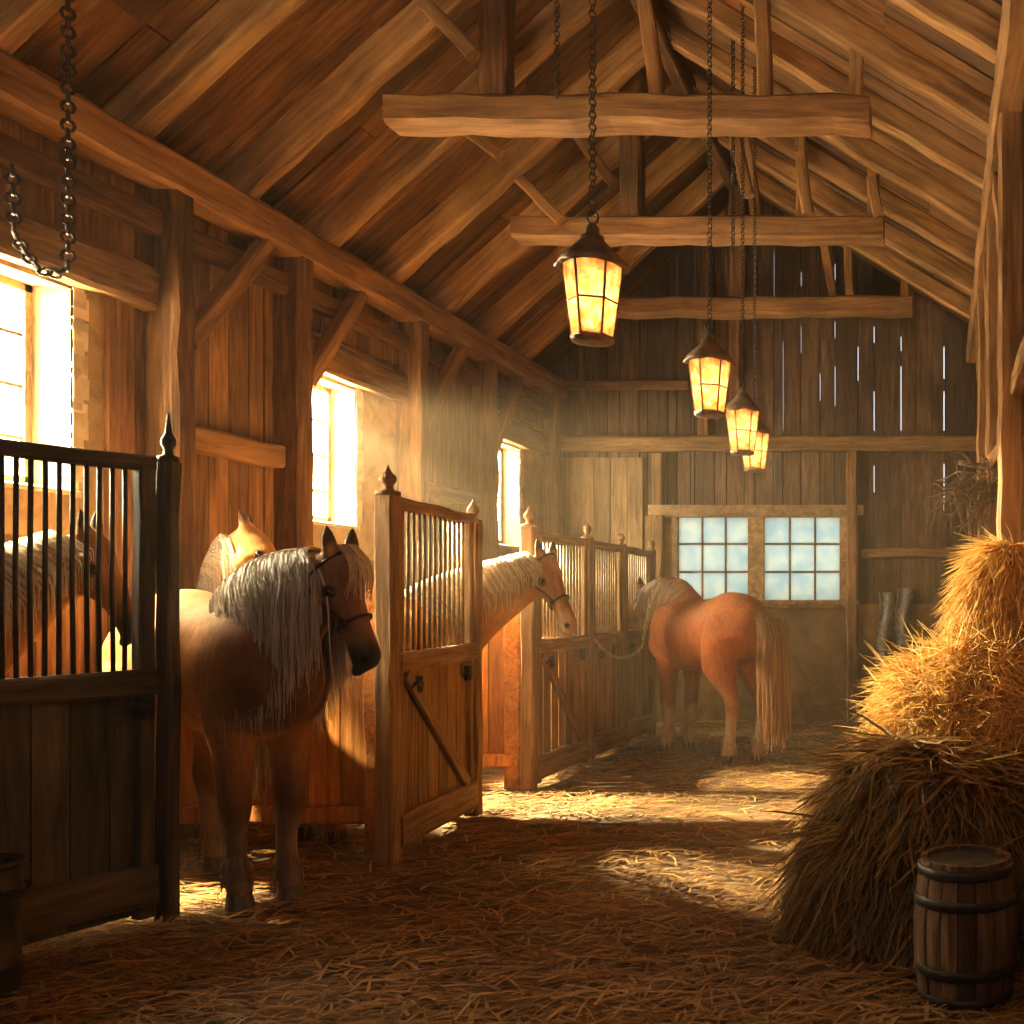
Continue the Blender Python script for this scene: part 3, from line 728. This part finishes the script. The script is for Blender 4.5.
    if halter:
        def hr(s, pad=.006):
            o = interp([(x[0], x[1]) for x in HD], s); h = interp([(x[0], x[2]) for x in HD], s); w = interp([(x[0], x[3]) for x in HD], s)
            return o + .02, h + pad, w + pad
        m = MB()
        def loop(s, s2, n=20):
            pts = []
            for i in range(n):
                a = 2 * math.pi * i / n; o, h, w = hr(s + (s2 - s) * (.5 - .5 * math.cos(a)))
                pts.append(HP(s + (s2 - s) * (.5 - .5 * math.cos(a)), o + h * math.cos(a), w * math.sin(a)))
            m.tube(pts, .0085, 6, True)
        loop(.56, .60); loop(.0, .20)
        for sg in (-1, 1):
            pts = []
            for i in range(9):
                s_ = .06 + .51 * i / 8; o, h, w = hr(s_, .008); a = 2.0 - .5 * (i / 8)
                if i < 3: o2, a = o, 1.2 + .3 * i
                pts.append(HP(s_, o + h * math.cos(a), w * math.sin(a) * sg + .012 * sg * (1 if .1 < s_ < .4 else .3)))
            m.tube(pts, .008, 6)
            o, h, w = hr(.58, .012); m.torus(HP(.58, o + h * math.cos(1.55), w * sg), A, Uh, .02, .02, .005)
        m.build('halter', m_leath, e, smooth=True)
    # tail
    m = MB(); tm = tail_m or mm
    for i in range(260):
        p = W(-.80, R(-.035,.035), 1.30 + R(-.05,.04)); pts = [p.copy()]; d = (-H * R(.5, 1.0) + UP * R(.0, .35) + S * R(-.25,.25)).normalized()
        L = tail_len * sc * R(.75, 1.08)
        for q in range(10):
            g = min(1, .25 + q * .22); d = (d * (1 - g * .75) + V((R(-.05,.05), R(-.05,.05), -1)) * g + S * (R(-.12,.12))).normalized()
            p = p + d * L / 10
            if p.z < .02: p.z = .02
            pts.append(p.copy())
        m.ribbon(pts, R(.014, .03), (S + H * R(-.8,.8)).normalized())
    m.build('tail', tm, e, smooth=True)
    return e, HP, W

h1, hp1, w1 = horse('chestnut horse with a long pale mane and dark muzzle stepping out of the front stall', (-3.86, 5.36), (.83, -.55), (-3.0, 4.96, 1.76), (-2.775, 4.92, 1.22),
      sc=1.07, slen=.93, coatc=(.50,.19,.045), litbackc=(.66,.36,.16), chestc=(.17,.058,.022), legc=(.13,.048,.02), bootc=(.22,.13,.08), muzc=(.028,.03,.036), headc=(.30,.13,.055),
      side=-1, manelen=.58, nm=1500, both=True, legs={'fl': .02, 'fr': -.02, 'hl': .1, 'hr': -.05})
h2, hp2, w2 = horse('tan horse with cream mane reaching its haltered head out between two gates', (-3.82, 6.86), (.34, .94), (-3.02, 7.62, 1.86), (-2.74, 7.50, 1.32),
      sc=1.03, slen=.80, coatc=(.52,.21,.06), litbackc=(.62,.32,.12), muzc=(.50,.32,.20), headc=(.46,.19,.065), side=-1, manelen=.12, nm=700, forelock=False, both=True, bootc=(.5,.3,.18))
h3, hp3, w3 = horse('red chestnut horse with a long tail standing by the back window', (-2.30, 9.90), (-.72, .69), (-3.13, 10.70, 1.64), (-3.20, 11.04, 1.18),
      sc=1.08, slen=.95, coatc=(.40,.105,.022), litbackc=(.44,.15,.05), muzc=(.12,.08,.06), legc=(.30,.12,.05), bootc=(.50,.36,.24), side=-1, manelen=.22, nm=300, tail_m=m_mane3, mane_m=strands('red_mane', (.16,.07,.03), (.46,.26,.14), .5, .15),
      tail_len=1.22, forelock=False, legs={'fl': .05, 'fr': -.03, 'hl': .02, 'hr': -.04})
h4, hp4, w4 = horse('golden horse with raised cream-maned neck behind the chestnut horse', (-4.66, 7.02), (-.16, -.99), (-4.52, 6.50, 1.99), (-4.16, 6.62, 1.55),
      sc=.93, slen=.88, coatc=(.60,.28,.09), litbackc=(.66,.36,.14), side=1, manelen=.3, nm=900, forelock=False, halter=False, both=True)
h5, hp5, w5 = horse('brown horse seen through the bars of the dark gate', (-4.66, 4.05), (.06, 1), (-4.33, 5.06, 1.86), (-4.08, 5.14, 1.36),
      sc=.98, slen=.88, coatc=(.36,.14,.045), litbackc=(.50,.24,.09), side=-1, manelen=.22, nm=500, forelock=False, halter=False, both=True)

# lead chain from gate to the red horse
def sag(a, b, s, n=10):
    a = V(a); b = V(b); return [a.lerp(b, i/n) - UP * (s * 4 * (i/n) * (1 - i/n)) for i in range(n + 1)]
m = MB(); a = V((-3.24, 9.38, 1.18))
m.chain(sag(a, (-2.98, 10.0, 1.08), .14) , .04, .006); m.chain(sag((-2.98, 10.0, 1.08), (-2.86, 9.98, 1.64), -.02, 6), .04, .005)
tag(m.build('lead_chain', m_bchain, smooth=True), 'thin chain looping from the gate post to the red horse', 'chain')

# ------------------------------------------------------------------ lanterns
LN = [(-1.55, 4.46, 'nearest and largest hanging lantern'), (-1.44, 6.25, 'second hanging lantern from the front'), (-1.56, 7.9, 'third hanging lantern, overlapping the farthest one'), (-1.66, 8.95, 'farthest and smallest hanging lantern')]
for x, y, lab in LN:
    z0 = 2.69
    e = empty('hanging_lantern', (x, y, z0), 'lit amber ' + lab, 'lantern', 'lanterns down the middle of the barn')
    s8 = 6
    def hexr(r, z, ph=.26): return [V((x + r * math.cos(ph + 2*math.pi*i/s8), y + r * math.sin(ph + 2*math.pi*i/s8), z0 + z)) for i in range(s8)]
    lo, hi = hexr(.088, .03), hexr(.13, .36)
    g = MB()
    for i in range(s8):
        j = (i + 1) % s8; g.add([lo[i]*1, lo[j]*1, hi[j]*1, hi[i]*1], [(0,1,2,3)])
    g.build('glass_panel', m_lampg, e)
    f = MB()
    for i in range(s8):
        f.tube([lo[i], hi[i]], .006, 6); j = (i + 1) % s8
        for k in (0, .48, 1):
            f.tube([lo[i].lerp(hi[i], k), lo[j].lerp(hi[j], k)], .005 if k == .48 else .009, 6)
    f.build('frame', m_tin, e)
    c = MB(); c.lathe((x, y, z0), [(.05, .006), (.092, .010), (.096, .022), (.085, .03)], 12); c.build('base', m_tin, e, smooth=True)
    c = MB(); cr = []
    for r, z in [(.150, .35), (.154, .362), (.128, .385), (.088, .425), (.052, .462), (.05, .48), (.03, .49), (.028, .52), (.012, .54)]:
        cr.append((r, z))
    seg = 24; vs = []; fs = []
    for q, (r, z) in enumerate(cr):
        for i in range(seg):
            a = 2*math.pi*i/seg; rr = r * (1 + (.06 * math.cos(6*(a-.26)) if q < 4 else 0)); zz = z - (.02 * abs(math.cos(3*(a-.26))) if q < 2 else 0)
            vs.append((x + rr*math.cos(a), y + rr*math.sin(a), z0 + zz))
    for q in range(len(cr)-1):
        for i in range(seg):
            a = q*seg+i; b = q*seg+(i+1)%seg; fs.append((a, b, b+seg, a+seg))
    fs.append(tuple(range(seg-1,-1,-1))); fs.append(tuple(range((len(cr)-1)*seg, len(cr)*seg))); c.add(vs, fs); c.build('cap', m_tin, e, smooth=True)
    c = MB(); c.torus((x, y, z0 + .565), (1,0,0), UP, .025, .03, .006); c.build('ring', m_iron, e, smooth=True)
    c = MB(); zt = zr(x) - .0; c.chain([(x, y, z0 + .59), (x, y, zt)], .036, .0042); c.build('chain', m_chain, e, smooth=True)
    c = MB(); c.sphere((x, y, z0 + .13), .033, (1,1,1.7), 8); c.build('flame', m_bulb, e, smooth=True)
    ld = bpy.data.lights.new('lantern_light', 'POINT'); ld.energy = 7.5; ld.color = (1, .62, .34); ld.shadow_soft_size = .05
    lo_ = bpy.data.objects.new('lantern_light', ld); C.objects.link(lo_); lo_.parent = e; lo_.location = (0, 0, .2)

# roof chains
m = MB(); x, y = (68 - 940) * .0050, 5.0
m.chain([(x, y, zl(x) - .02), (x, y, CH + .33 * 5.0)], .06, .009); tag(m.build('roof_chain', m_chain, smooth=True), 'heavy dark chain hanging from the roof at upper left', 'chain')
m = MB(); m.chain([P(12, 165, 5.0), P(14, 232, 5.0)] + sag(P(14, 232, 5.0), P(67, 268, 5.0), .10, 6), .06, .009); tag(m.build('hanging_chain', m_chain, smooth=True), 'dark chain drooping against the wall above the nearest left window', 'chain')
for px, d, lab in ((557, 6.6, 'thin chain hanging from the roof left of the nearest lantern chain'), (733, 8.4, 'thin chain hanging from the roof right of the second lantern chain')):
    x = (px - 940) / 1000 * d; m = MB(); m.chain([(x, d, min(zl(x), zr(x)) - .0), (x, d, CH + (600 - (98 if px < 600 else 250)) / 1000 * d)], .04, .005)
    tag(m.build('roof_chain', m_chain, smooth=True), lab, 'chain')

# ------------------------------------------------------------------ hay
def tuft(mb, p, d, L, w, curl=.5, n=4):
    pts = [p.copy()]; q = p.copy(); d = d.normalized(); sd = d.cross(V((R(-1,1), R(-1,1), R(-1,1)))).normalized(); bend = V((R(-1,1), R(-1,1), R(-1.2,.4))) * curl
    for i in range(n - 1):
        d = (d + bend / n).normalized(); q = q + d * L / (n - 1); pts.append(q.copy())
    mb.ribbon(pts, w, sd)
def heap(name, label, c, rx, ry, z0, hgt, mat, core, n, flow, L=(.12,.3), w=(.005,.011), power=2.4, lump=.12, clipx=None, seedv=0):
    """a rounded heap: a lumpy core and straws lying over it; flow(theta, phi) gives their lie"""
    e = empty(name, (c[0], c[1], z0), label, 'hay', 'heaps of hay at the right')
    m = MB(); nu, nv = 40, 18; 
    def surf(th, ph):   # ph 0 at the rim, pi/2 on top
        ct, st = math.cos(th), math.sin(th)
        k = (abs(ct) ** power + abs(st) ** power) ** (-1 / power)
        a = math.cos(ph) ** .75 if ph < 1.57 else 0
        p = V((c[0] + rx * k * ct * a, c[1] + ry * k * st * a, z0 + hgt * math.sin(ph) ** .8 if ph > 0 else z0))
        nn = noise.noise(p * 2.6 + V((seedv, 0, 0))) * lump + noise.noise(p * 8) * lump * .3
        o = V((ct * a * rx, st * a * ry, hgt * math.sin(ph) * .9)); 
        if o.length > 0: p += o.normalized() * nn * (.3 + math.sin(ph))
        if clipx is not None: p.x = min(p.x, clipx)
        p.z = max(p.z, z0)
        return p
    vs = []; fs = []
    for j in range(nv + 1):
        for i in range(nu): vs.append(surf(2*math.pi*i/nu, 1.5707 * j / nv))
    for j in range(nv):
        for i in range(nu): a = j*nu+i; b = j*nu+(i+1)%nu; fs.append((a, b, b+nu, a+nu))
    fs.append(tuple(range(nu-1, -1, -1)))
    m.add(vs, fs); m.build('core', core, e, smooth=True)
    m = MB()
    for i in range(n):
        th = R(0, 2*math.pi)
        if math.sin(th) > .5 and random.random() < .7: th = -th
        ph = math.asin(R(0, 1)) if random.random() < .6 else R(0, 1.5)
        p = surf(th, ph); p2 = surf(th + .05, ph); p3 = surf(th, min(1.56, ph + .05))
        nr = (p2 - p).cross(p3 - p)
        if nr.length < 1e-9: continue
        nr.normalize(); tdown = (p - p3); tdown = tdown.normalized() if tdown.length > 1e-6 else V((0,-1,0)); tac = (p2 - p).normalized()
        d = flow(tdown, tac, nr)
        p = p + nr * R(-.01, .03)
        if clipx is not None: p.x = min(p.x, clipx - .01)
        tuft(m, p, d, R(*L), R(*w))
    if clipx is not None: m.v = [(min(q[0], clipx + .005), q[1], q[2]) for q in m.v]
    m.v = [(q[0], q[1], max(q[2], z0 + .004 if z0 < .1 else z0 - .06)) for q in m.v]
    o = m.build('straws', mat, e); o['kind'] = 'stuff'
    return e
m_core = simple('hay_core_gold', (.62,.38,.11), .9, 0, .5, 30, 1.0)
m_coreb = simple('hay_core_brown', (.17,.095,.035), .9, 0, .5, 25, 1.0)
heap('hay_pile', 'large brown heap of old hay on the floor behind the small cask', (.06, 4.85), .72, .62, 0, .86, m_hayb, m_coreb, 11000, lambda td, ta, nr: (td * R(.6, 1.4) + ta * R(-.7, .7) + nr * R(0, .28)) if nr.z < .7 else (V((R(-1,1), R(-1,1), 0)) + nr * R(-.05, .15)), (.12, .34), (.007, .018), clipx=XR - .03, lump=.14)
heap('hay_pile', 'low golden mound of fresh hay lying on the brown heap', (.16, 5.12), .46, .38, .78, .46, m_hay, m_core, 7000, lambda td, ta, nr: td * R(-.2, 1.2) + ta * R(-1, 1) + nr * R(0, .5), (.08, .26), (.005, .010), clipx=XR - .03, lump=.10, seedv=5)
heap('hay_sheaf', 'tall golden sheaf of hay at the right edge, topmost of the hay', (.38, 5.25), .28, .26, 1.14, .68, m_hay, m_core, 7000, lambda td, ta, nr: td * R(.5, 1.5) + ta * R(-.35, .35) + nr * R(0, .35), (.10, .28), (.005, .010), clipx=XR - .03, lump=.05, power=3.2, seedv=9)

# floor straw
m = MB()
for i in range(26000):
    y = 3.3 + 9.4 * random.random() ** 1.6; x = R(max(XL + .1, -y * .98), XR - .05)
    dens = noise.noise(V((x * 1.3, y * 1.3, 3)))
    if dens < -.28 and random.random() < .5: continue
    a = R(0, math.pi) if random.random() < .5 else R(-.5, .6); L = R(.06, .24); z = R(.002, .022)
    d = V((math.cos(a), math.sin(a), R(-.06, .09)))
    p = V((x, y, z)); q = p + d * L * .5; q.z = max(.003, q.z + R(0, .012)); r_ = p + d * L; r_.z = max(.002, r_.z)
    sd = V((-d.y, d.x, R(-.3, .3))).normalized()
    m.ribbon([p, q, r_], R(.006, .017), sd)
m.v = [(min(max(q[0], XL + .05), XR - .02), min(q[1], YB - .1), max(q[2], .002)) for q in m.v]
tag(m.build('loose_straw', m_straw), 'loose straw strewn over the whole barn floor', 'straw', kind='stuff')

# ------------------------------------------------------------------ cask, can, cloth, tack
bxx, byy, br, bh = .10, 3.92, .175, .55
e = empty('wooden_cask', (bxx, byy, 0), 'small weathered wooden cask with metal hoops in front of the hay', 'barrel')
m = MB(); ns = 18
def brad(z): return br * (1 + .16 * math.sin(math.pi * z / bh)) 
for i in range(ns):
    a0 = 2*math.pi*i/ns + .012; a1 = 2*math.pi*(i+1)/ns - .012; vs = []; fs = []; dr = R(-.002, .003)
    for k in range(9):
        z = bh * k / 8; r = brad(z) + dr
        for a, rr in ((a0, r), ((a0+a1)/2, r + .002), (a1, r), (a1, r - .02), (a0, r - .02)): vs.append((bxx + rr*math.cos(a), byy + rr*math.sin(a), z))
    for k in range(8):
        for j in range(5): q = k*5+j; q2 = k*5+(j+1)%5; fs.append((q, q2, q2+5, q+5))
    fs.append((4,3,2,1,0)); fs.append((40,41,42,43,44)); m.add(vs, fs)
m.build('staves', m_cask, e)
m = MB(); m.lathe((bxx, byy, bh - .03), [(br - .015, -.02), (br - .015, 0)], 24); m.build('lid', m_cask, e)
for z in (.03, .14, .40, .51):
    m = MB(); m.lathe((bxx, byy, z), [(brad(z-.0)+.001, -.02), (brad(z)+.007, -.018), (brad(z)+.007, .018), (brad(z)+.001, .02)], 32); m.build('hoop', m_hoop, e, smooth=True)
cx, cy, crd = -3.77, 3.88, .155
e = empty('milk_can', (cx, cy, 0), 'dark rusty metal can with a rim and handle at the lower left', 'can')
m = MB(); m.lathe((cx, cy, 0), [(crd*.96,0),(crd,.02),(crd,.10),(crd+.008,.11),(crd+.008,.13),(crd,.14),(crd,.40),(crd+.008,.41),(crd+.008,.43),(crd,.44),(crd*.98,.52),(crd*.9,.52),(crd*.9,.47)], 32); m.build('body', m_can, e, smooth=True)
m = MB(); m.tube([V((cx + (crd+.005)*math.cos(2*math.pi*i/32), cy + (crd+.005)*math.sin(2*math.pi*i/32), .52)) for i in range(32)], .011, 6, True); m.build('rim', m_can, e, smooth=True)
m = MB(); m.tube([(cx+crd+.004, cy-.07, .44), (cx+crd+.035, cy-.06, .43), (cx+crd+.045, cy, .40), (cx+crd+.035, cy+.06, .43), (cx+crd+.004, cy+.07, .44)], .008, 6)
m.tube([(cx-.12, cy, .54), (cx-.06, cy-.05, .60), (cx+.06, cy-.06, .58), (cx+.14, cy-.02, .535)], .006, 6); m.build('handle', m_iron, e, smooth=True)

# hanging cloth: two folded strips on pegs
for i, (px0, px1, pt_, pb) in enumerate([(879, 893, 592, 662), (896, 912, 588, 650)]):
    m = MB(); vs = []; fs = []; nn, kk = 12, 14
    for j in range(kk + 1):
        for q in range(nn + 1):
            u = q / nn; v = j / kk; x = bx(px0 + (px1 - px0) * u) + .02 * math.sin(v * 7 + i); z = bz(pt_ + (pb - pt_) * v) + .03 * math.sin(u * 5 + i) * (v > .5)
            vs.append((x, YB - .15 + .03 * math.sin(u * 6 + v * 2), z))
    for j in range(kk):
        for q in range(nn): a = j*(nn+1)+q; fs.append((a, a+1, a+nn+2, a+nn+1))
    m.add(vs, fs); o = m.build('hanging_cloth', m_cloth, smooth=True); s_ = o.modifiers.new('t', 'SOLIDIFY'); s_.thickness = .015
    tag(o, ['left strip of grey cloth hanging on the back wall right of the window', 'right strip of grey cloth hanging on the back wall, the shorter one'][i], 'cloth', 'grey cloths on the back wall')
# tangled dried bundle on the right wall
m = MB()
for i in range(70):
    c = P(R(955, 1005), R(468, 500), 7.0) ; c.x = min(c.x, XR - .2)
    pts = [c.copy()]; d = V((R(-1,.6), R(-.5,.5), R(-.9,.7))).normalized(); p = c.copy()
    for q in range(7):
        d = (d + V((R(-.6,.6), R(-.5,.5), R(-.8,.4)))).normalized(); p = p + d * .05; p.x = min(p.x, XR - .1); pts.append(p.copy())
    m.tube(pts, [R(.004,.009)] * 7 + [.002], 5)
for px, y0, y1 in ((968, 500, 545), (985, 480, 560), (1002, 500, 560)):
    m.tube(sag(P(px, y0, 7.0), P(px + 8, y0 + 20, 7.0), .3, 8), .012, 6)
m.tube([P(958, 462, 7.0), P(1003, 470, 7.0), P(1035, 478, 7.0)], .02, 6)
tag(m.build('tangled_tack', simple('dry_stems', (.22,.15,.09), .8, 0, .5, 20), smooth=True), 'tangled bundle of dried stems and straps hanging on the right wall', 'bundle')

# ------------------------------------------------------------------ light
m = MB(); pr = [(XL + .06, .03), (XR - .05, .03), (XR - .05, zr(XR) - .02), (AX, AZ - .03), (XL + .06, zl(XL) - .02)]
m.add([(x, YF + .05, z) for x, z in pr] + [(x, YB - .2, z) for x, z in pr], [(0,1,2,3,4), (9,8,7,6,5)] + [(i, i + 5, (i + 1) % 5 + 5, (i + 1) % 5) for i in range(5)])
mt, nt, out = nmat('dusty_air'); vsn = N(nt, 'ShaderNodeVolumeScatter'); vsn.inputs['Color'].default_value = (1, .78, .52, 1); vsn.inputs['Density'].default_value = .0085; vsn.inputs['Anisotropy'].default_value = .35
nt.links.new(vsn.outputs[0], out.inputs['Volume'])
tag(m.build('dusty_haze', mt), 'faint dusty haze of lit air filling the barn', 'haze', kind='stuff')
w = bpy.data.worlds.new('W'); bpy.context.scene.world = w; w.use_nodes = True
bg = w.node_tree.nodes['Background']; bg.inputs[0].default_value = (.88, .95, 1.0, 1); bg.inputs[1].default_value = 1.0
def area(name, loc, to, sx, sy, e, col):
    l = bpy.data.lights.new(name, 'AREA'); l.shape = 'RECTANGLE'; l.size = sx; l.size_y = sy; l.energy = e; l.color = col
    o = bpy.data.objects.new(name, l); C.objects.link(o); o.location = loc
    o.rotation_euler = (V(to) - V(loc)).to_track_quat('-Z', 'Y').to_euler(); return o
def spot(name, loc, to, e, col, ang, size=.12):
    l = bpy.data.lights.new(name, 'SPOT'); l.energy = e; l.color = col; l.spot_size = math.radians(ang); l.spot_blend = .1; l.shadow_soft_size = size
    o = bpy.data.objects.new(name, l); C.objects.link(o); o.location = loc
    o.rotation_euler = (V(to) - V(loc)).to_track_quat('-Z', 'Y').to_euler(); return o
WARM = (1, .74, .42)
for i, (a, b) in enumerate(WINS):
    c = (a + b) / 2
    area('window_daylight', (XL - TH - .15, c, 2.85), (0, c - .6, 1.9), b - a, 1.2, [330, 330, 330][i], (1, .80, .55))
spot('stand_in_sun', (-5.9, 4.95, 4.3), (-3.8, 5.6, .4), 42000, WARM, 62, .08)  # spot lamps added outside the windows, standing in for the sun
spot('stand_in_sun', (-5.95, 8.45, 3.72), (-2.6, 7.4, .0), 48000, WARM, 60, .06)
spot('stand_in_sun', (-5.95, 8.45, 3.42), (.0, 5.3, 1.4), 48000, WARM, 26, .06)
spot('stand_in_sun', (-7.2, 12.0, 4.4), (-3.2, 10.9, 1.6), 3500, WARM, 40, .1)
area('roof_fill', (-1.2, YF - 1.1, 2.5), (-2.6, 4, 5.4), 3.2, 1.6, 820, (1, .74, .48))  # unseen fill lamp added outside the front wall to brighten the roof

cam = bpy.data.cameras.new('cam'); co = bpy.data.objects.new('camera', cam); C.objects.link(co)
co.location = (0, 0, CH); co.rotation_euler = (math.pi / 2, 0, 0)
cam.sensor_width = 36; cam.lens = 36 * 1000 / 1024; cam.shift_x = -428 / 1024; cam.shift_y = 88 / 1024; cam.clip_start = .05; cam.clip_end = 100
bpy.context.scene.camera = co
vs_ = bpy.context.scene.view_settings; vs_.view_transform = 'Standard'; vs_.look = 'None'; vs_.exposure = .36; vs_.gamma = 1
